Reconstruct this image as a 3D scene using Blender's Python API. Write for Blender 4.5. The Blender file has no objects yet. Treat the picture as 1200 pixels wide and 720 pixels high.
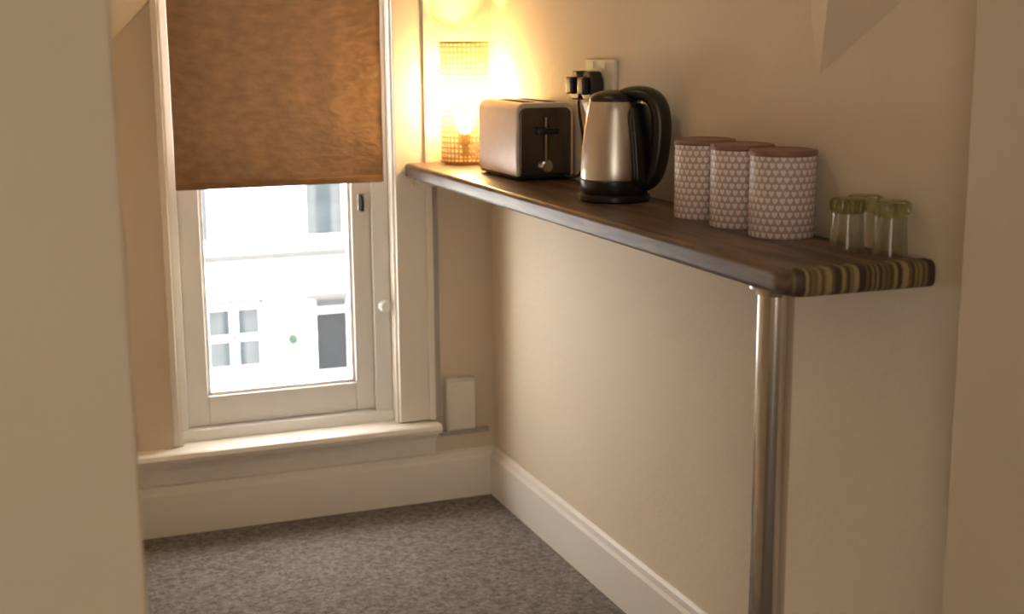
import bpy, bmesh, math, random
from math import sin, cos, pi, radians
from mathutils import Vector, Matrix
S=bpy.context.scene
try:
    S.view_settings.view_transform='Standard'
    S.view_settings.look='None'
except Exception: pass

# ---------------------------------------------------------------- materials
def new_mat(name):
    m=bpy.data.materials.new(name); m.use_nodes=True
    nt=m.node_tree; b=nt.nodes['Principled BSDF']
    return m,nt,b
def N(nt,t,**k):
    n=nt.nodes.new(t)
    for a,v in k.items(): setattr(n,a,v)
    return n
def c4(c): return (c[0],c[1],c[2],1)
def simple(name,col,rough=.5,metal=0,noise=0.0,scale=20,bump=0,bscale=200,spec=None,coords='Object',stretch=None,em=None,ems=0):
    m,nt,b=new_mat(name)
    b.inputs['Roughness'].default_value=rough; b.inputs['Metallic'].default_value=metal
    if spec is not None: b.inputs['Specular IOR Level'].default_value=spec
    tc=N(nt,'ShaderNodeTexCoord'); mp=N(nt,'ShaderNodeMapping')
    if stretch: mp.inputs['Scale'].default_value=stretch
    nt.links.new(tc.outputs[coords],mp.inputs['Vector'])
    n=N(nt,'ShaderNodeTexNoise'); n.inputs['Scale'].default_value=scale; n.inputs['Detail'].default_value=4
    nt.links.new(mp.outputs[0],n.inputs['Vector'])
    r=N(nt,'ShaderNodeValToRGB')
    r.color_ramp.elements[0].position=.3; r.color_ramp.elements[1].position=.7
    r.color_ramp.elements[0].color=c4([max(0,x*(1-noise)) for x in col])
    r.color_ramp.elements[1].color=c4([min(1,x*(1+noise)) for x in col])
    nt.links.new(n.outputs['Fac'],r.inputs['Fac']); nt.links.new(r.outputs['Color'],b.inputs['Base Color'])
    if bump:
        n2=N(nt,'ShaderNodeTexNoise'); n2.inputs['Scale'].default_value=bscale; n2.inputs['Detail'].default_value=3
        nt.links.new(mp.outputs[0],n2.inputs['Vector'])
        bp=N(nt,'ShaderNodeBump'); bp.inputs['Strength'].default_value=bump; bp.inputs['Distance'].default_value=.004
        nt.links.new(n2.outputs['Fac'],bp.inputs['Height']); nt.links.new(bp.outputs['Normal'],b.inputs['Normal'])
    if em:
        b.inputs['Emission Color'].default_value=c4(em); b.inputs['Emission Strength'].default_value=ems
    return m
M={}
M['wall']=simple('cream_wall_paint',(.71,.605,.47),.75,noise=.025,scale=3,bump=.25,bscale=55)
M['ceil']=simple('ceiling_paint',(.6,.56,.49),.8,noise=.02,scale=3)
M['white']=simple('white_gloss_paint',(.82,.77,.69),.4,noise=.015,scale=5)
M['upvc']=simple('window_white',(.84,.83,.80),.35,noise=.01,scale=5)
M['black']=simple('black_plastic',(.012,.011,.011),.3,noise=.1)
M['socket']=simple('socket_white_plastic',(.72,.68,.61),.35,noise=.01)
M['chrome']=simple('chrome',(.62,.59,.55),.18,1,noise=.04,scale=6)
M['steel']=simple('brushed_steel',(.62,.57,.51),.32,1,noise=.05,scale=40,stretch=(1,1,.05))
M['toaster']=simple('toaster_brushed_steel',(.82,.75,.71),.36,.6,noise=.03,scale=40,stretch=(.05,1,1))
M['darksteel']=simple('dark_chrome_panel',(.13,.11,.10),.25,.85,noise=.1,scale=20)
M['dark']=simple('dark_gap',(.01,.01,.01),.8)
M['lid']=simple('canister_lid',(.26,.14,.10),.5,noise=.15,scale=30)
M['brass']=simple('antique_brass',(.45,.30,.12),.35,1,noise=.1)
M['trunk']=simple('trunking_grey',(.42,.38,.33),.5,noise=.03)
# carpet
m,nt,b=new_mat('carpet'); M['carpet']=m
b.inputs['Roughness'].default_value=1; b.inputs['Specular IOR Level'].default_value=.05
tc=N(nt,'ShaderNodeTexCoord')
n1=N(nt,'ShaderNodeTexNoise'); n1.inputs['Scale'].default_value=70; n1.inputs['Detail'].default_value=5; n1.inputs['Roughness'].default_value=.75
n2=N(nt,'ShaderNodeTexNoise'); n2.inputs['Scale'].default_value=5; n2.inputs['Detail'].default_value=3
for n in (n1,n2): nt.links.new(tc.outputs['Object'],n.inputs['Vector'])
r=N(nt,'ShaderNodeValToRGB'); r.color_ramp.elements[0].position=.34; r.color_ramp.elements[1].position=.68
r.color_ramp.elements[0].color=(.115,.098,.085,1); r.color_ramp.elements[1].color=(.37,.33,.30,1)
mx=N(nt,'ShaderNodeMixRGB',blend_type='MULTIPLY'); mx.inputs['Fac'].default_value=.12
nt.links.new(n1.outputs['Fac'],r.inputs['Fac']); nt.links.new(r.outputs['Color'],mx.inputs[1]); nt.links.new(n2.outputs['Fac'],mx.inputs[2])
nt.links.new(mx.outputs[0],b.inputs['Base Color'])
bp=N(nt,'ShaderNodeBump'); bp.inputs['Strength'].default_value=.5; bp.inputs['Distance'].default_value=.006
nt.links.new(n1.outputs['Fac'],bp.inputs['Height']); nt.links.new(bp.outputs['Normal'],b.inputs['Normal'])
# worktop wood
def wood(name,c1,c2,stretch,scale,rough=.38):
    m,nt,b=new_mat(name); b.inputs['Roughness'].default_value=rough
    tc=N(nt,'ShaderNodeTexCoord'); mp=N(nt,'ShaderNodeMapping'); mp.inputs['Scale'].default_value=stretch
    nt.links.new(tc.outputs['Object'],mp.inputs['Vector'])
    n=N(nt,'ShaderNodeTexNoise'); n.inputs['Scale'].default_value=scale; n.inputs['Detail'].default_value=6; n.inputs['Distortion'].default_value=.6
    nt.links.new(mp.outputs[0],n.inputs['Vector'])
    r=N(nt,'ShaderNodeValToRGB'); r.color_ramp.elements[0].position=.35; r.color_ramp.elements[1].position=.68
    r.color_ramp.elements[0].color=c4(c1); r.color_ramp.elements[1].color=c4(c2)
    nt.links.new(n.outputs['Fac'],r.inputs['Fac']); nt.links.new(r.outputs['Color'],b.inputs['Base Color'])
    return m
M['wood']=wood('walnut_worktop',(.055,.032,.022),(.21,.135,.092),(9,.9,9),4,.40)
# striped block end
m,nt,b=new_mat('striped_block_end'); M['stripe']=m
b.inputs['Roughness'].default_value=.5
tc=N(nt,'ShaderNodeTexCoord'); sx=N(nt,'ShaderNodeSeparateXYZ'); nt.links.new(tc.outputs['Object'],sx.inputs[0])
nz_=N(nt,'ShaderNodeTexNoise',noise_dimensions='1D'); nz_.inputs['Scale'].default_value=62; nz_.inputs['Detail'].default_value=1
nt.links.new(sx.outputs['X'],nz_.inputs['W'])
r=N(nt,'ShaderNodeValToRGB'); cr=r.color_ramp; cr.elements[0].position=.40; cr.elements[1].position=.62
cr.elements[0].color=(.05,.033,.022,1); cr.elements[1].color=(.34,.26,.13,1)
e_=cr.elements.new(.48); e_.color=(.10,.068,.038,1); e_=cr.elements.new(.54); e_.color=(.23,.17,.075,1)
nt.links.new(nz_.outputs['Fac'],r.inputs['Fac']); nt.links.new(r.outputs['Color'],b.inputs['Base Color'])
# blind fabric
m,nt,b=new_mat('brown_blind_fabric'); M['blind']=m
b.inputs['Roughness'].default_value=.6
tc=N(nt,'ShaderNodeTexCoord')
n1=N(nt,'ShaderNodeTexNoise'); n1.inputs['Scale'].default_value=22; n1.inputs['Detail'].default_value=5
mp=N(nt,'ShaderNodeMapping'); mp.inputs['Scale'].default_value=(1,1,2.0)
nt.links.new(tc.outputs['Object'],mp.inputs['Vector']); nt.links.new(mp.outputs[0],n1.inputs['Vector'])
r=N(nt,'ShaderNodeValToRGB'); r.color_ramp.elements[0].position=.3; r.color_ramp.elements[1].position=.7
r.color_ramp.elements[0].color=(.19,.105,.050,1); r.color_ramp.elements[1].color=(.28,.16,.08,1)
nt.links.new(n1.outputs['Fac'],r.inputs['Fac']); nt.links.new(r.outputs['Color'],b.inputs['Base Color'])
bp=N(nt,'ShaderNodeBump'); bp.inputs['Strength'].default_value=.6; bp.inputs['Distance'].default_value=.012
nt.links.new(n1.outputs['Fac'],bp.inputs['Height']); nt.links.new(bp.outputs['Normal'],b.inputs['Normal'])
tr=N(nt,'ShaderNodeBsdfTranslucent'); tr.inputs['Color'].default_value=(.115,.062,.030,1)
ms=N(nt,'ShaderNodeMixShader'); ms.inputs['Fac'].default_value=.10
out=nt.nodes['Material Output']
nt.links.new(b.outputs[0],ms.inputs[1]); nt.links.new(tr.outputs[0],ms.inputs[2]); nt.links.new(ms.outputs[0],out.inputs['Surface'])
# thin window glass
m=bpy.data.materials.new('window_glass'); m.use_nodes=True; nt=m.node_tree; nt.nodes.clear(); M['pane']=m
o=N(nt,'ShaderNodeOutputMaterial'); a=N(nt,'ShaderNodeBsdfTransparent'); g=N(nt,'ShaderNodeBsdfGlossy'); g.inputs['Roughness'].default_value=.02
ms=N(nt,'ShaderNodeMixShader'); ms.inputs['Fac'].default_value=.04
nt.links.new(a.outputs[0],ms.inputs[1]); nt.links.new(g.outputs[0],ms.inputs[2]); nt.links.new(ms.outputs[0],o.inputs['Surface'])
# drinking glass
def glassmat(name,col,fac):
    m=bpy.data.materials.new(name); m.use_nodes=True; nt=m.node_tree; nt.nodes.clear()
    o=N(nt,'ShaderNodeOutputMaterial'); g=N(nt,'ShaderNodeBsdfGlass'); g.inputs['IOR'].default_value=1.48; g.inputs['Roughness'].default_value=.02; g.inputs['Color'].default_value=c4(col)
    a=N(nt,'ShaderNodeBsdfTransparent'); a.inputs['Color'].default_value=c4(col)
    ms=N(nt,'ShaderNodeMixShader'); ms.inputs['Fac'].default_value=fac
    nt.links.new(g.outputs[0],ms.inputs[2]); nt.links.new(a.outputs[0],ms.inputs[1]); nt.links.new(ms.outputs[0],o.inputs['Surface'])
    return m
M['glass']=glassmat('drinking_glass',(.965,.965,.94),.5)
M['glassbase']=glassmat('thick_glass_base',(.80,.80,.66),.9)
# lamp shade: woven gold mesh
m=bpy.data.materials.new('woven_gold_shade'); m.use_nodes=True; nt=m.node_tree; nt.nodes.clear(); M['shade']=m
o=N(nt,'ShaderNodeOutputMaterial'); tc=N(nt,'ShaderNodeTexCoord'); sx=N(nt,'ShaderNodeSeparateXYZ')
nt.links.new(tc.outputs['Object'],sx.inputs[0])
at=N(nt,'ShaderNodeMath',operation='ARCTAN2'); nt.links.new(sx.outputs['Y'],at.inputs[0]); nt.links.new(sx.outputs['X'],at.inputs[1])
m1=N(nt,'ShaderNodeMath',operation='MULTIPLY'); m1.inputs[1].default_value=34; nt.links.new(at.outputs[0],m1.inputs[0])
s1=N(nt,'ShaderNodeMath',operation='SINE'); nt.links.new(m1.outputs[0],s1.inputs[0])
m2=N(nt,'ShaderNodeMath',operation='MULTIPLY'); m2.inputs[1].default_value=420; nt.links.new(sx.outputs['Z'],m2.inputs[0])
s2=N(nt,'ShaderNodeMath',operation='SINE'); nt.links.new(m2.outputs[0],s2.inputs[0])
mxm=N(nt,'ShaderNodeMath',operation='MAXIMUM'); nt.links.new(s1.outputs[0],mxm.inputs[0]); nt.links.new(s2.outputs[0],mxm.inputs[1])
gt=N(nt,'ShaderNodeMath',operation='GREATER_THAN'); gt.inputs[1].default_value=.4; nt.links.new(mxm.outputs[0],gt.inputs[0])
ad=N(nt,'ShaderNodeMath',operation='MULTIPLY_ADD'); ad.inputs[1].default_value=.40; ad.inputs[2].default_value=.45; nt.links.new(gt.outputs[0],ad.inputs[0])
tp=N(nt,'ShaderNodeBsdfTransparent'); tl=N(nt,'ShaderNodeBsdfTranslucent'); tl.inputs['Color'].default_value=(.26,.18,.08,1)
df=N(nt,'ShaderNodeBsdfDiffuse'); df.inputs['Color'].default_value=(.30,.22,.13,1)
ma=N(nt,'ShaderNodeMixShader'); ma.inputs['Fac'].default_value=.85
nt.links.new(tl.outputs[0],ma.inputs[1]); nt.links.new(df.outputs[0],ma.inputs[2])
mb=N(nt,'ShaderNodeMixShader'); nt.links.new(ad.outputs[0],mb.inputs['Fac']); nt.links.new(tp.outputs[0],mb.inputs[1]); nt.links.new(ma.outputs[0],mb.inputs[2])
nt.links.new(mb.outputs[0],o.inputs['Surface'])
M['bulb']=simple('lamp_bulb_glow',(1,.8,.5),.5,em=(1,.72,.38),ems=22)
# canister
m,nt,b=new_mat('heart_print_tin'); M['canister']=m; b.inputs['Roughness'].default_value=.4
tc=N(nt,'ShaderNodeTexCoord'); sx=N(nt,'ShaderNodeSeparateXYZ'); nt.links.new(tc.outputs['Object'],sx.inputs[0])
def mt(op,a,bv=None,c=None):
    n=N(nt,'ShaderNodeMath',operation=op)
    for i,v in enumerate((a,bv,c)):
        if v is None: continue
        if isinstance(v,(int,float)): n.inputs[i].default_value=v
        else: nt.links.new(v,n.inputs[i])
    return n.outputs[0]
ang=mt('ARCTAN2',sx.outputs['Y'],sx.outputs['X'])
u=mt('MULTIPLY',ang,28/(2*pi)); v=mt('MULTIPLY',sx.outputs['Z'],1/.0125)
row=mt('FLOOR',v); odd=mt('MODULO',row,2.0); u2=mt('MULTIPLY_ADD',odd,.5,u)
fu=mt('SUBTRACT',mt('FRACT',mt('ADD',u2,50.0)),.5); fv=mt('SUBTRACT',mt('FRACT',v),.5)
au=mt('ABSOLUTE',fu)
yy=mt('SUBTRACT',fv,mt('MULTIPLY',mt('POWER',au,.7),.55)); yy=mt('ADD',yy,.12)
d=mt('ADD',mt('MULTIPLY',au,au),mt('MULTIPLY',yy,yy))
h=mt('LESS_THAN',d,.14)
mx=N(nt,'ShaderNodeMixRGB'); nt.links.new(h,mx.inputs['Fac']); mx.inputs[1].default_value=(.52,.38,.35,1); mx.inputs[2].default_value=(.84,.76,.72,1)
nt.links.new(mx.outputs[0],b.inputs['Base Color'])
# exterior
M['render']=simple('white_render_facade',(.78,.78,.77),.9,noise=.03,scale=1)
M['ledge']=simple('stone_ledge',(.065,.065,.065),.9,noise=.05)
M['extglass']=simple('house_window_glass',(.032,.04,.045),.5,noise=.3,scale=1.5,spec=.1)
M['net']=simple('net_curtain',(.065,.072,.076),.9,noise=.15,scale=3,spec=.1)
M['extpaint']=simple('house_frame_paint',(.80,.80,.80),.5)
M['grey']=simple('grey_door',(.018,.02,.022),.6,spec=.1)
M['leaf']=simple('hanging_basket_leaves',(.03,.06,.04),.8,noise=.5,scale=10)
M['street']=simple('street_paving',(.5,.5,.48),.9,noise=.05,scale=1)

# ---------------------------------------------------------------- mesh helpers
def finish(me,name,mats,smooth=False,parent=None,bevel=0,loc=None,auto=None):
    ob=bpy.data.objects.new(name,me); bpy.context.collection.objects.link(ob)
    for mm in (mats if isinstance(mats,(list,tuple)) else [mats]): me.materials.append(mm)
    if smooth:
        for p in me.polygons: p.use_smooth=True
    if bevel:
        bm=ob.modifiers.new('bevel','BEVEL'); bm.width=bevel; bm.segments=3; bm.limit_method='ANGLE'; bm.angle_limit=radians(40)
        for p in me.polygons: p.use_smooth=True
        wn=ob.modifiers.new('wn','WEIGHTED_NORMAL'); wn.keep_sharp=True
    if loc is not None: ob.location=loc
    if parent: ob.parent=parent
    return ob
def box(name,lo,hi,mat,parent=None,bevel=0,origin=None):
    lo=Vector(lo);hi=Vector(hi);c=(lo+hi)/2 if origin is None else Vector(origin)
    bm=bmesh.new(); bmesh.ops.create_cube(bm,size=1)
    for v in bm.verts:
        v.co=Vector(((lo[i]+hi[i])/2+v.co[i]*(hi[i]-lo[i]) for i in range(3)))-c
    me=bpy.data.meshes.new(name); bm.to_mesh(me); bm.free()
    return finish(me,name,mat,parent=parent,bevel=bevel,loc=c)
def poly_prism(name,pts,axis,a,b_,mat,parent=None,bevel=0):
    bm=bmesh.new()
    def P(p,t):
        return {'x':(t,p[0],p[1]),'y':(p[0],t,p[1]),'z':(p[0],p[1],t)}[axis]
    A=[bm.verts.new(P(p,a)) for p in pts];B=[bm.verts.new(P(p,b_)) for p in pts]
    n=len(pts); bm.faces.new(A); bm.faces.new(B[::-1])
    for i in range(n): bm.faces.new((A[i],B[i],B[(i+1)%n],A[(i+1)%n]))
    bmesh.ops.recalc_face_normals(bm,faces=bm.faces)
    me=bpy.data.meshes.new(name); bm.to_mesh(me); bm.free()
    return finish(me,name,mat,parent=parent,bevel=bevel)
def lathe(name,prof,mats,loc=(0,0,0),parent=None,seg=64,matz=None,smooth=True,closed=False):
    bm=bmesh.new(); rings=[]
    for (r,z) in prof:
        if r<1e-6: rings.append([bm.verts.new((0,0,z))])
        else: rings.append([bm.verts.new((r*cos(2*pi*i/seg),r*sin(2*pi*i/seg),z)) for i in range(seg)])
    pairs=list(zip(rings[:-1],rings[1:]))
    if closed: pairs.append((rings[-1],rings[0]))
    for A,B in pairs:
        for i in range(seg):
            j=(i+1)%seg
            if len(A)==1 and len(B)==1: continue
            if len(A)==1: bm.faces.new((A[0],B[i],B[j]))
            elif len(B)==1: bm.faces.new((A[i],A[j],B[0]))
            else: bm.faces.new((A[i],A[j],B[j],B[i]))
    bmesh.ops.recalc_face_normals(bm,faces=bm.faces)
    me=bpy.data.meshes.new(name); bm.to_mesh(me); bm.free()
    ob=finish(me,name,mats,smooth=smooth,parent=parent,loc=loc)
    if smooth:
        es=ob.modifiers.new('es','EDGE_SPLIT'); es.split_angle=radians(35)
    return ob
def tube(name,pts,rad,mat,parent=None,kind='NURBS',loc=None,taper=None):
    cu=bpy.data.curves.new(name,'CURVE'); cu.dimensions='3D'; cu.bevel_depth=rad; cu.bevel_resolution=5; cu.resolution_u=10; cu.use_fill_caps=True
    sp=cu.splines.new(kind); sp.points.add(len(pts)-1)
    for i,p in enumerate(pts):
        sp.points[i].co=(*p,1); 
        if taper: sp.points[i].radius=taper[i]
    if kind=='NURBS': sp.order_u=min(4,len(pts)); sp.use_endpoint_u=True
    ob=bpy.data.objects.new(name,cu); bpy.context.collection.objects.link(ob); cu.materials.append(mat)
    dg=bpy.context.evaluated_depsgraph_get(); me=bpy.data.meshes.new_from_object(ob.evaluated_get(dg))
    bpy.data.objects.remove(ob); me.name=name
    for p in me.polygons: p.use_smooth=True
    o2=bpy.data.objects.new(name,me); bpy.context.collection.objects.link(o2)
    if loc is not None: o2.location=loc
    if parent: o2.parent=parent
    return o2
def empty(name,loc=(0,0,0),rot=0):
    e=bpy.data.objects.new(name,None); e.empty_display_size=.05; bpy.context.collection.objects.link(e); e.location=loc; e.rotation_euler=(0,0,rot)
    return e

# ---------------------------------------------------------------- room shell
CH=2.35
OX0,OX1,OZ0,OZ1=-.957,-.305,.25,1.95     # window opening
box('floor',(-3.2,-5.6,-.1),(.25,.25,0),M['carpet'])
box('ceiling',(-3.2,-5.6,CH),(.25,.25,CH+.1),M['ceil'])
bw=empty('wall_back')
box('wall_back_left_of_window',(-3.2,0,0),(OX0,.22,CH),M['wall'],bw)
box('wall_back_right_of_window',(OX1,0,0),(.25,.22,CH),M['wall'],bw)
box('wall_back_below_window',(OX0,0,0),(OX1,.22,OZ0),M['wall'],bw)
box('wall_back_above_window',(OX0,0,OZ1),(OX1,.22,CH),M['wall'],bw)
box('wall_right',(0,-2.272,0),(.25,0,CH),M['wall'])
box('wall_right_near',(-.12,-5.6,0),(.25,-2.272,CH),M['wall'],bevel=.006)
box('wall_left',(-3.2,-2.4,0),(-1.2796,0,CH),M['wall'],bevel=.006)
box('wall_far_left',(-3.3,-5.6,0),(-3.2,-2.4,CH),M['wall'])
box('wall_rear',(-3.3,-5.7,0),(.25,-5.6,CH),M['wall'])
def hull(name,pts,mat):
    bm=bmesh.new()
    for p in pts: bm.verts.new(p)
    bmesh.ops.convex_hull(bm,input=bm.verts); bmesh.ops.recalc_face_normals(bm,faces=bm.faces)
    me=bpy.data.meshes.new(name); bm.to_mesh(me); bm.free(); return finish(me,name,mat)
hull('shade_wedge_right',[(.01,-1.700,1.30),(.01,-1.735,CH),(.01,-2.30,1.62),(.01,-2.3,CH),(-.20,-1.80,CH),(-.30,-2.3,CH),(-.05,-2.28,1.75)],M['wall'])  # wedge added to stand in for a shadow, tilted so its face darkens
hull('ceiling_soffit_left',[(-1.29,.0,1.20),(-1.29,.0,CH),(-.96,.0,1.515),(-.96,0,CH),(-1.29,-.25,1.45),(-1.29,-.25,CH),(-.99,-.05,CH)],M['ceil'])

def skirt(name,axis,a,b_,face,sgn):
    pr=[(0,0),(.018,0),(.018,.122),(.013,.132),(.011,.146),(.004,.152),(0,.152)]
    pts=[(face+sgn*p[0],p[1]) for p in pr]
    return poly_prism(name,pts,axis,a,b_,M['white'])
skirt('baseboard_back','x',-1.28,-.0,0,-1)
skirt('baseboard_right','y',-2.272,-.018,0,-1)

# ---------------------------------------------------------------- window
w=empty('window_1')
U=M['upvc']; Wh=M['white']
box('casing_right',(OX1,-.016,.262),(-.195,0,2.05),Wh,w,.003)
box('casing_right_bead',(-.215,-.024,.262),(-.195,-.016,2.05),Wh,w,.002)
box('casing_left',(-.975,-.010,.262),(OX0,0,2.05),Wh,w,.002)
box('casing_top',(-.975,-.016,OZ1),(-.195,0,2.05),Wh,w,.003)
box('jamb_lining_right',(OX1-.006,0,OZ0),(OX1,.20,OZ1),Wh,w)
box('jamb_lining_left',(OX0,0,OZ0),(OX0+.008,.20,OZ1),Wh,w)
box('frame_left',(OX0+.008,.045,OZ0),(-.925,.13,OZ1),U,w,.003)
box('frame_right',(-.362,.045,OZ0),(OX1-.006,.13,OZ1),U,w,.003)
box('frame_bottom',(OX0+.008,.035,OZ0),(OX1-.006,.14,.292),U,w,.003)
box('frame_top',(OX0+.008,.045,1.9),(OX1-.006,.13,OZ1),U,w,.003)
box('sash_stile_left',(-.925,.06,.294),(-.862,.105,1.08),U,w,.004)
box('sash_stile_right',(-.420,.06,.294),(-.362,.105,1.08),U,w,.004)
box('sash_bottom_rail',(-.862,.06,.294),(-.420,.105,.382),U,w,.004)
box('sash_meeting_rail',(-.862,.06,1.04),(-.420,.105,1.08),U,w,.004)
for nm,lo,hi in (('bead_l',(-.862,.07,.382),(-.852,.1,1.04)),('bead_r',(-.430,.07,.382),(-.420,.1,1.04)),('bead_b',(-.862,.07,.382),(-.420,.1,.392))):
    box(nm,lo,hi,U,w,.002)
box('glass_lower',(-.862,.083,.382),(-.42,.087,1.04),M['pane'],w)
box('sash_stile_upper_left',(-.925,.09,1.08),(-.875,.125,1.9),U,w,.004)
box('sash_stile_upper_right',(-.41,.09,1.08),(-.362,.125,1.9),U,w,.004)
box('glass_upper',(-.875,.105,1.08),(-.41,.109,1.9),M['pane'],w)
box('latch_plate',(-.402,.05,.905),(-.382,.06,.955),M['chrome'],w,.002)
tube('latch_lever',[(-.392,.048,.945),(-.392,.03,.94),(-.396,.028,.905)],.006,M['dark'],w)
k=lathe('knob',[(0,0),(.012,0),(.010,.008),(.018,.016),(.019,.024),(.012,.032),(0,.034)],U,(-.335,.045,.617),w); k.rotation_euler=(radians(90),0,0)
poly_prism('window_board',[(-.065,.232),(-.07,.242),(-.065,.254),(-.058,.258),(.05,.258),(.05,.232)],'x',-1.10,-.19,Wh,w)
poly_prism('window_board_moulding',[(0,.195),(-.02,.195),(-.024,.205),(-.045,.222),(-.047,.232),(0,.232)],'x',-1.10,-.195,Wh,w)
box('window_apron',(-1.275,-.012,.152),(-.195,0,.195),Wh,w,.002)

# roller blind
bl=empty('roller_blind')
bm=bmesh.new(); nx,nz=24,50; vs=[]
for i in range(nx+1):
    col=[]
    for j in range(nz+1):
        x=-.930+(.930-.335)*i/nx; z=1.003+(1.88-1.003)*j/nz
        y=.004+.0025*sin(j*.55+i*.35)*math.exp(-j*.01)+.0015*sin(i*1.3)
        col.append(bm.verts.new((x,y,z)))
    vs.append(col)
for i in range(nx):
    for j in range(nz): bm.faces.new((vs[i][j],vs[i+1][j],vs[i+1][j+1],vs[i][j+1]))
me=bpy.data.meshes.new('fabric'); bm.to_mesh(me); bm.free(); finish(me,'fabric',M['blind'],smooth=True,parent=bl)
box('hem_bar',(-.930,-.002,.992),(-.335,.010,1.012),M['blind'],bl,.004)
t=tube('roller_tube',[(-.94,.03,1.90),(-.32,.03,1.90)],.022,M['upvc'],bl,kind='POLY')

# ---------------------------------------------------------------- trunking and socket beneath
box('trim_cable_trunking',(-.194,-.014,.21),(-.176,0,1.0),M['trunk'],bevel=.002)
box('trim_cable_trunking.001',(-.176,-.014,.203),(-.02,0,.219),M['trunk'],bevel=.002)
so=empty('wall_socket')
box('back_box',(-.162,-.028,.222),(-.068,0,.385),M['socket'],so,.004)
box('faceplate',(-.158,-.034,.228),(-.072,-.028,.379),M['socket'],so,.003)
box('rocker_switch',(-.145,-.038,.345),(-.128,-.034,.365),M['socket'],so,.001)

# ---------------------------------------------------------------- breakfast shelf
HS=1.0457; TH=.042; W=.274; L=2.067
sh=empty('breakfast_bar_shelf')
R=.045
pts=[(-.001,-.002),(-.001,-L)]
for i in range(9):
    a=-pi/2-i*(pi/2)/8
    pts.append((-W+R+R*cos(a),-L+R+R*sin(a)))
pts.append((-W,-.002))
bm=bmesh.new()
top=[bm.verts.new((x,y,HS)) for x,y in pts]; bot=[bm.verts.new((x,y,HS-TH)) for x,y in pts]
bm.faces.new(top); bm.faces.new(bot[::-1]); n=len(pts)
for i in range(n):
    f=bm.faces.new((top[i],bot[i],bot[(i+1)%n],top[(i+1)%n]))
bmesh.ops.recalc_face_normals(bm,faces=bm.faces)
me=bpy.data.meshes.new('worktop'); bm.to_mesh(me); bm.free()
finish(me,'worktop',M['wood'],parent=sh,bevel=.011)
bm=bmesh.new(); ep=pts[1:7]; rows=[]
for (x,y) in ep:
    cx,cy=-W+R,-L+R
    d=Vector((x-cx,y-cy)).normalized() if x<cx else Vector((0,-1))
    prof=[(-.030,.0012),(-.011,.0012),(-.003,-.002),(.0015,-.010),(.0015,-TH+.010),(-.003,-TH+.002),(-.011,-TH-.0012),(-.03,-TH-.0012)]
    rows.append([bm.verts.new((x+d.x*o_,y+d.y*o_,HS+z_)) for o_,z_ in prof])
for A,B in zip(rows[:-1],rows[1:]):
    for i in range(len(A)-1): bm.faces.new((A[i],A[i+1],B[i+1],B[i]))
bmesh.ops.recalc_face_normals(bm,faces=bm.faces)
me=bpy.data.meshes.new('block_end'); bm.to_mesh(me); bm.free(); finish(me,'block_end',M['stripe'],smooth=True,parent=sh)
box('batten_back',(-.255,-.02,HS-TH-.03),(-.002,-.001,HS-TH),M['white'],sh,.002)
LX,LY=-.224,-1.955
lathe('leg_pole',[(0,.004),(.0302,.004),(.0302,HS-TH-.004),(0,HS-TH-.004)],M['chrome'],(LX,LY,0),sh)
lathe('leg_top_plate',[(0,HS-TH-.014),(.034,HS-TH-.014),(.036,HS-TH-.006),(.044,HS-TH-.004),(.044,HS-TH),(0,HS-TH)],M['chrome'],(LX,LY,0),sh)
lathe('leg_foot',[(0,0),(.055,0),(.055,.005),(.04,.02),(.034,.035),(0,.035)],M['chrome'],(LX,LY,0),sh)

# ---------------------------------------------------------------- table lamp
lp=empty('table_lamp',(-.115,-.095,HS))
lathe('base',[(0,0),(.062,0),(.064,.004),(.062,.010),(.02,.014),(.012,.02),(.010,.05),(.016,.055),(.016,.085),(0,.085)],M['brass'],parent=lp)
lathe('bulb',[(0,.085),(.012,.087),(.016,.095),(.027,.112),(.031,.130),(.026,.147),(.014,.156),(0,.158)],M['bulb'],parent=lp)
lathe('shade',[(.069,.008),(.070,.09),(.070,.18),(.070,.26),(.070,.345)],M['shade'],parent=lp,seg=96)
for z in (.008,.345):
    lathe('shade_ring',[(.068,z-.003),(.072,z-.003),(.072,z+.003),(.068,z+.003)],M['brass'],parent=lp,closed=True)
for a in range(3):
    th=a*2*pi/3+.4
    tube('shade_strut',[(cos(th)*.012,sin(th)*.012,.012),(cos(th)*.069,sin(th)*.069,.008)],.0015,M['brass'],lp,kind='POLY')

# ---------------------------------------------------------------- toaster
to=empty('toaster',(0,0,HS))
x0,x1,y0,y1,hh=-.168,-.010,-.645,-.355,.196
def rrect_prism(name,x0,x1,z0,z1,r,ya,yb,mat,parent,bev=0.004):
    P=[(x0,z0),(x1,z0)]
    for i in range(7):
        a=i*(pi/2)/6; P.append((x1-r+r*cos(a),z1-r+r*sin(a)))
    for i in range(7):
        a=pi/2+i*(pi/2)/6; P.append((x0+r+r*cos(a),z1-r+r*sin(a)))
    return poly_prism(name,P,'y',ya,yb,mat,parent,bev)
rrect_prism('steel_shell',x0,x1,.012,hh,.024,y0+.006,y1-.006,M['toaster'],to,.004)
rrect_prism('end_cap_near',x0+.009,x1-.009,.014,hh-.012,.018,y0,y0+.013,M['darksteel'],to,.004)
rrect_prism('end_cap_far',x0+.009,x1-.009,.014,hh-.012,.018,y1-.013,y1,M['darksteel'],to,.004)
box('plinth',(x0+.006,y0+.006,.004),(x1-.006,y1-.006,.014),M['black'],to,.003)
for fx in (x0+.02,x1-.02):
    for fy in (y0+.03,y1-.03): lathe('foot',[(0,0),(.008,0),(.008,.006),(0,.006)],M['black'],(fx,fy,0),to,seg=20)
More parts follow.
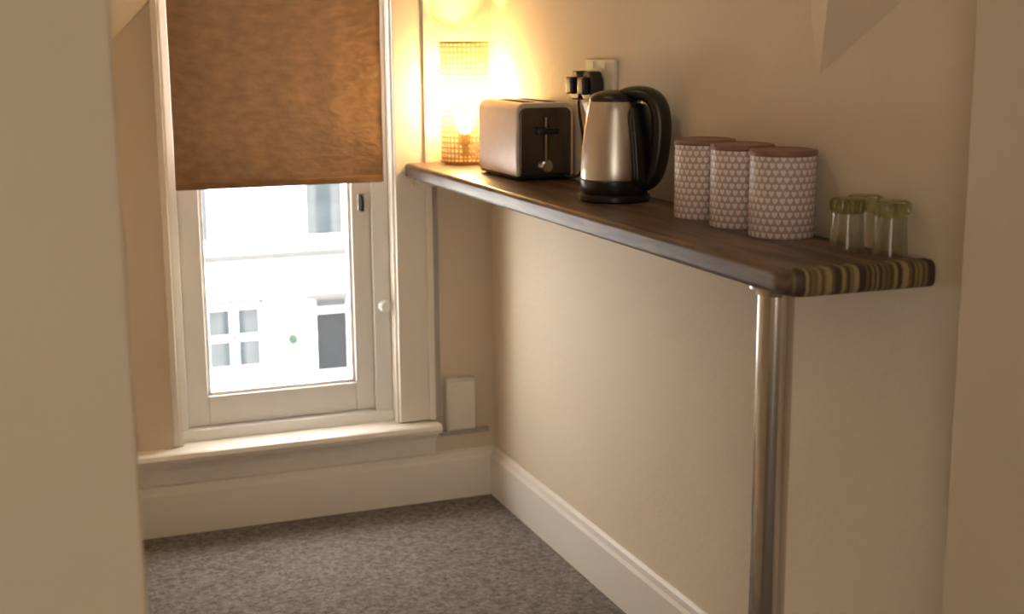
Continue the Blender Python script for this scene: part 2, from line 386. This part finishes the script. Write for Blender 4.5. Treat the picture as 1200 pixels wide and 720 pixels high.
for sx_ in (-.118,-.060):
    box('slot',(sx_-.014,y0+.04,hh-.002),(sx_+.014,y1-.04,hh+.0015),M['dark'],to)
    box('slot_rim',(sx_-.017,y0+.036,hh-.003),(sx_+.017,y1-.036,hh+.0005),M['chrome'],to)
xc=(x0+x1)/2
box('lever_slot',(xc-.007,y0-.0008,.045),(xc+.007,y0+.001,.165),M['dark'],to)
box('lever_track',(xc-.003,y0-.002,.05),(xc+.003,y0+.001,.16),M['chrome'],to)
box('lever_knob',(xc-.026,y0-.030,.118),(xc+.026,y0-.001,.134),M['black'],to,.005)
k=lathe('browning_dial',[(0,0),(.017,0),(.017,.010),(.013,.014),(0,.014)],M['chrome'],(xc,y0,.036),to,seg=32); k.rotation_euler=(radians(90),0,0)
box('dial_mark',(xc-.001,y0-.0155,.04),(xc+.001,y0-.013,.05),M['black'],to)

# ---------------------------------------------------------------- kettle
kd=math.atan2(-.8,.6)
ke=empty('electric_kettle',(-.112,-1.10,HS),kd)   # local +x = handle side
ke.scale=(1,1,.955)
lathe('power_base',[(0,0),(.074,0),(.079,.004),(.079,.014),(.072,.020),(0,.020)],M['black'],parent=ke)
lathe('lower_band',[(0,.021),(.074,.021),(.0765,.026),(.0765,.050),(.075,.052),(0,.052)],M['black'],parent=ke)
lathe('body',[(.0745,.051),(.0755,.056),(.075,.08),(.0725,.12),(.068,.165),(.0615,.205),(.057,.228),(.055,.232),(0,.232)],M['steel'],parent=ke)
lathe('lid',[(.0565,.229),(.056,.236),(.050,.245),(.035,.251),(.016,.254),(0,.254)],M['black'],parent=ke)
bm=bmesh.new()
sv=[(-.045,-.026,.175),(-.045,.026,.175),(-.062,0,.165),(-.078,-.010,.226),(-.078,.010,.226),(-.035,-.034,.232),(-.035,.034,.232),(-.083,0,.230)]
for p in sv: bm.verts.new(p)
bmesh.ops.convex_hull(bm,input=bm.verts); bmesh.ops.recalc_face_normals(bm,faces=bm.faces)
me=bpy.data.meshes.new('spout'); bm.to_mesh(me); bm.free(); finish(me,'spout',M['steel'],parent=ke,bevel=.003)
def strap(name,pts,wid,th,mat,parent):
    bm=bmesh.new(); rings=[]
    P=[Vector((p[0],0,p[1])) for p in pts]
    for i,p in enumerate(P):
        t=(P[min(i+1,len(P)-1)]-P[max(i-1,0)]).normalized(); nrm=Vector((t.z,0,-t.x))
        rr=[]
        wv=wid[i]; tv=th[i]
        for kk in range(12):
            a=2*pi*kk/12; rr.append(bm.verts.new(p+Vector((0,1,0))*wv*cos(a)+nrm*tv*sin(a)))
        rings.append(rr)
    for A,B in zip(rings[:-1],rings[1:]):
        for kk in range(12): bm.faces.new((A[kk],A[(kk+1)%12],B[(kk+1)%12],B[kk]))
    bm.faces.new(rings[0]); bm.faces.new(rings[-1][::-1]); bmesh.ops.recalc_face_normals(bm,faces=bm.faces)
    me=bpy.data.meshes.new(name); bm.to_mesh(me); bm.free()
    ob=finish(me,name,mat,smooth=True,parent=parent); s=ob.modifiers.new('s','SUBSURF'); s.levels=2; s.render_levels=2; return ob
strap('handle',[(.010,.244),(.045,.250),(.078,.248),(.103,.233),(.114,.200),(.115,.155),(.111,.108),(.103,.068),(.090,.044),(.066,.034)],
      [.032,.031,.029,.028,.027,.026,.026,.025,.025,.026],[.013,.016,.019,.021,.022,.021,.020,.018,.016,.014],M['black'],ke)
strap('handle_spine',[(.058,.228),(.066,.18),(.073,.12),(.077,.06),(.076,.034)],[.044,.046,.048,.048,.046],[.017]*5,M['black'],ke)

# ---------------------------------------------------------------- sockets with plugs
s2=empty('double_wall_socket')
box('plate',(-.011,-.880,1.262),(0,-.715,1.350),M['socket'],s2,.003)
for yy_ in (-.755,-.820):
    box('rocker',(-.014,yy_-.012,1.328),(-.010,yy_+.006,1.344),M['socket'],s2,.001)
for i,yy_ in enumerate((-.728,-.800)):
    p=empty('power_plug')
    P=[(yy_-.028,1.264),(yy_-.020,1.252),(yy_+.020,1.252),(yy_+.028,1.264),(yy_+.028,1.30),(yy_+.014,1.322),(yy_-.014,1.322),(yy_-.028,1.30)]
    poly_prism('body',P,'x',-.047,-.0145,M['black'],p,.004)
    box('grip',(-.064,yy_-.018,1.266),(-.046,yy_+.018,1.308),M['black'],p,.005)
    if i==0:
        tube('cord',[(-.035,yy_,1.263),(-.037,yy_,1.23),(-.02,yy_+.01,1.18),(-.012,yy_+.02,1.12),(-.012,yy_+.03,1.06),(-.02,yy_+.055,1.052),(-.05,yy_+.06,1.06)],.0035,M['black'],p)
    else:
        tube('cord',[(-.035,yy_,1.263),(-.037,yy_,1.22),(-.025,yy_-.02,1.15),(-.02,yy_-.05,1.07),(-.02,yy_-.10,1.051),(-.03,yy_-.16,1.051),(-.05,yy_-.23,1.052)],.0035,M['black'],p)

# ---------------------------------------------------------------- canisters
for i,yc in enumerate((-1.427,-1.572,-1.716)):
    c=empty('storage_canister',(-.068,yc,HS),.4*i)
    lathe('tin',[(0,0),(.0585,0),(.0595,.002),(.0595,.146),(.0575,.148),(0,.148)],M['canister'],parent=c)
    lathe('lid',[(.0605,.146),(.0612,.147),(.0612,.153),(.0595,.156),(.052,.157),(.050,.155),(0,.155)],M['lid'],parent=c)

# ---------------------------------------------------------------- glasses: upturned tumblers with heavy fluted bases
for i,(gx,gy) in enumerate(((-.032,-1.915),(-.078,-1.935),(-.040,-2.000))):
    gl=empty('drinking_glass',(gx,gy,HS+.0018))
    lathe('bowl',[(.0290,0),(.0280,.03),(.0262,.066),(0,.066),(0,.0645),(.0245,.0645),(.0264,.03),(.0276,0)],M['glass'],parent=gl,closed=True)
    # fluted heavy base
    bm=bmesh.new(); seg=60; rings=[]
    for r_,z_,am in ((.0262,.0665,0),(.0285,.070,.0012),(.0300,.078,.0016),(.0290,.087,.0012),(.0255,.090,0)):
        rings.append([bm.verts.new(((r_+am*cos(12*2*pi*q/seg))*cos(2*pi*q/seg),(r_+am*cos(12*2*pi*q/seg))*sin(2*pi*q/seg),z_)) for q in range(seg)])
    for A,B in zip(rings[:-1],rings[1:]):
        for q in range(seg): bm.faces.new((A[q],A[(q+1)%seg],B[(q+1)%seg],B[q]))
    bm.faces.new(rings[0][::-1]); bm.faces.new(rings[-1]); bmesh.ops.recalc_face_normals(bm,faces=bm.faces)
    me=bpy.data.meshes.new('heavy_base'); bm.to_mesh(me); bm.free(); finish(me,'heavy_base',M['glassbase'],smooth=True,parent=gl).modifiers.new('es','EDGE_SPLIT').split_angle=radians(50)

# ---------------------------------------------------------------- house opposite
FY=24.0
ho=empty('house_opposite')
box('facade',(-12,FY,-5.9),(20,FY+1,3.5),M['render'],ho)
def hwin(x0,x1,z0,z1,bars=True,dark=None):
    box('pane',(x0,FY-.03,z0),(x1,FY+.0,z1),dark or M['extglass'],ho)
    box('curtain',(x0,FY-.035,z0),(x0+(x1-x0)*.3,FY-.03,z1),M['net'],ho); box('curtain',(x1-(x1-x0)*.3,FY-.035,z0),(x1,FY-.03,z1),M['net'],ho)
    t=.08
    box('fr',(x0-t,FY-.10,z0-t),(x0,FY,z1+t),M['extpaint'],ho); box('fr',(x1,FY-.10,z0-t),(x1+t,FY,z1+t),M['extpaint'],ho)
    box('fr',(x0-t,FY-.10,z1),(x1+t,FY,z1+t),M['extpaint'],ho); box('sill',(x0-t-.05,FY-.2,z0-t-.05),(x1+t+.05,FY,z0),M['extpaint'],ho)
    box('lintel',(x0-t-.05,FY-.06,z1+t),(x1+t+.05,FY,z1+t+.1),M['ledge'],ho)
    if bars:
        xm=(x0+x1)/2; zm=(z0+z1)/2
        box('bar',(xm-.07,FY-.07,z0),(xm+.07,FY,z1),M['extpaint'],ho); box('bar',(x0,FY-.07,zm-.05),(x1,FY,zm+.05),M['extpaint'],ho)
hwin(2.50,3.58,-5.3,-4.05)
hwin(4.62,5.42,-2.62,-1.3,False)
hwin(1.7,2.62,-2.62,-1.3,False); hwin(7.2,8.0,-2.62,-1.3,False); hwin(-2,-1,-5.3,-4.05)
box('door',(4.75,FY-.04,-5.55),(5.45,FY,-4.3),M['grey'],ho)
box('door_frame',(4.62,FY-.1,-5.6),(4.75,FY,-3.95),M['extpaint'],ho); box('door_frame',(5.45,FY-.1,-5.6),(5.58,FY,-3.95),M['extpaint'],ho)
box('door_fanlight',(4.75,FY-.04,-4.18),(5.45,FY,-4.0),M['net'],ho); box('door_canopy',(4.55,FY-.35,-3.95),(5.65,FY,-3.85),M['ledge'],ho)
box('string_course',(-12,FY-.12,-3.08),(20,FY,-2.92),M['ledge'],ho)
hb=empty('hanging_basket',(4.22,FY-.3,-4.75))
bm=bmesh.new(); bmesh.ops.create_icosphere(bm,subdivisions=3,radius=.12)
random.seed(3)
for v_ in bm.verts: v_.co*=random.uniform(.7,1.3)
me=bpy.data.meshes.new('leaves'); bm.to_mesh(me); bm.free(); finish(me,'leaves',M['leaf'],parent=hb)
tube('bracket',[(0,.3,.45),(0,0,.45),(0,0,.1)],.012,M['grey'],hb,kind='POLY')
box('ground_street',(-12,1.5,-6.0),(20,FY,-5.9),M['street'])

# ---------------------------------------------------------------- lights
def area(name,loc,tgt,size,en,col):
    l=bpy.data.lights.new(name,'AREA'); l.size=size; l.energy=en; l.color=col
    o=bpy.data.objects.new(name,l); bpy.context.collection.objects.link(o); o.location=loc
    o.rotation_euler=(Vector(tgt)-Vector(loc)).to_track_quat('-Z','Y').to_euler(); return o
area('room_fill_light',(-1.5,-4.3,2.3),(-1.3,-4.0,0),.5,8.5,(1,.87,.70))  # added overhead fill for the near room, no known fixture
area('rear_fill_light',(-2.1,-5.5,1.0),(-.5,-1,.6),1.2,22,(1,.89,.75))  # added fill behind the camera; the rear wall has no window
area('alcove_fill_light',(-.85,-1.35,2.32),(-.85,-1.35,0),.35,2,(1,.86,.68))  # added weak fill to lift the alcove, not a real fitting
pl=bpy.data.lights.new('table_lamp_bulb_light','POINT'); pl.energy=30; pl.color=(1,.66,.28); pl.shadow_soft_size=.03
po=bpy.data.objects.new('table_lamp_bulb_light',pl); bpy.context.collection.objects.link(po); po.parent=lp; po.location=(0,0,.192)
sn=bpy.data.lights.new('sun','SUN'); sn.energy=2.0; sn.angle=radians(8); sn.color=(1,.97,.93)
so_=bpy.data.objects.new('sun',sn); bpy.context.collection.objects.link(so_); so_.rotation_euler=Vector((.2,.75,-.65)).to_track_quat('-Z','Y').to_euler()
wd=bpy.data.worlds.new('sky'); S.world=wd; wd.use_nodes=True
bg=wd.node_tree.nodes['Background']; bg.inputs['Color'].default_value=(1,.965,.93,1); bg.inputs['Strength'].default_value=14

# ---------------------------------------------------------------- camera
yaw,pitch,roll,f=.3656,.1957,-.0066,1586.27
fw=Vector((sin(yaw)*cos(pitch),cos(yaw)*cos(pitch),-sin(pitch))); r0=Vector((cos(yaw),-sin(yaw),0)); u0=r0.cross(fw)
rr=r0*cos(roll)+u0*sin(roll); uu=-r0*sin(roll)+u0*cos(roll)
cam=bpy.data.cameras.new('camera'); co=bpy.data.objects.new('camera',cam); bpy.context.collection.objects.link(co)
Mx=Matrix(((rr.x,uu.x,-fw.x,-1.4006),(rr.y,uu.y,-fw.y,-3.8242),(rr.z,uu.z,-fw.z,1.4),(0,0,0,1)))
co.matrix_world=Mx; cam.sensor_width=36; cam.lens=f/1200*36; cam.clip_start=.05; cam.clip_end=200
cam.dof.use_dof=True; cam.dof.focus_distance=2.8; cam.dof.aperture_fstop=4.0
S.camera=co
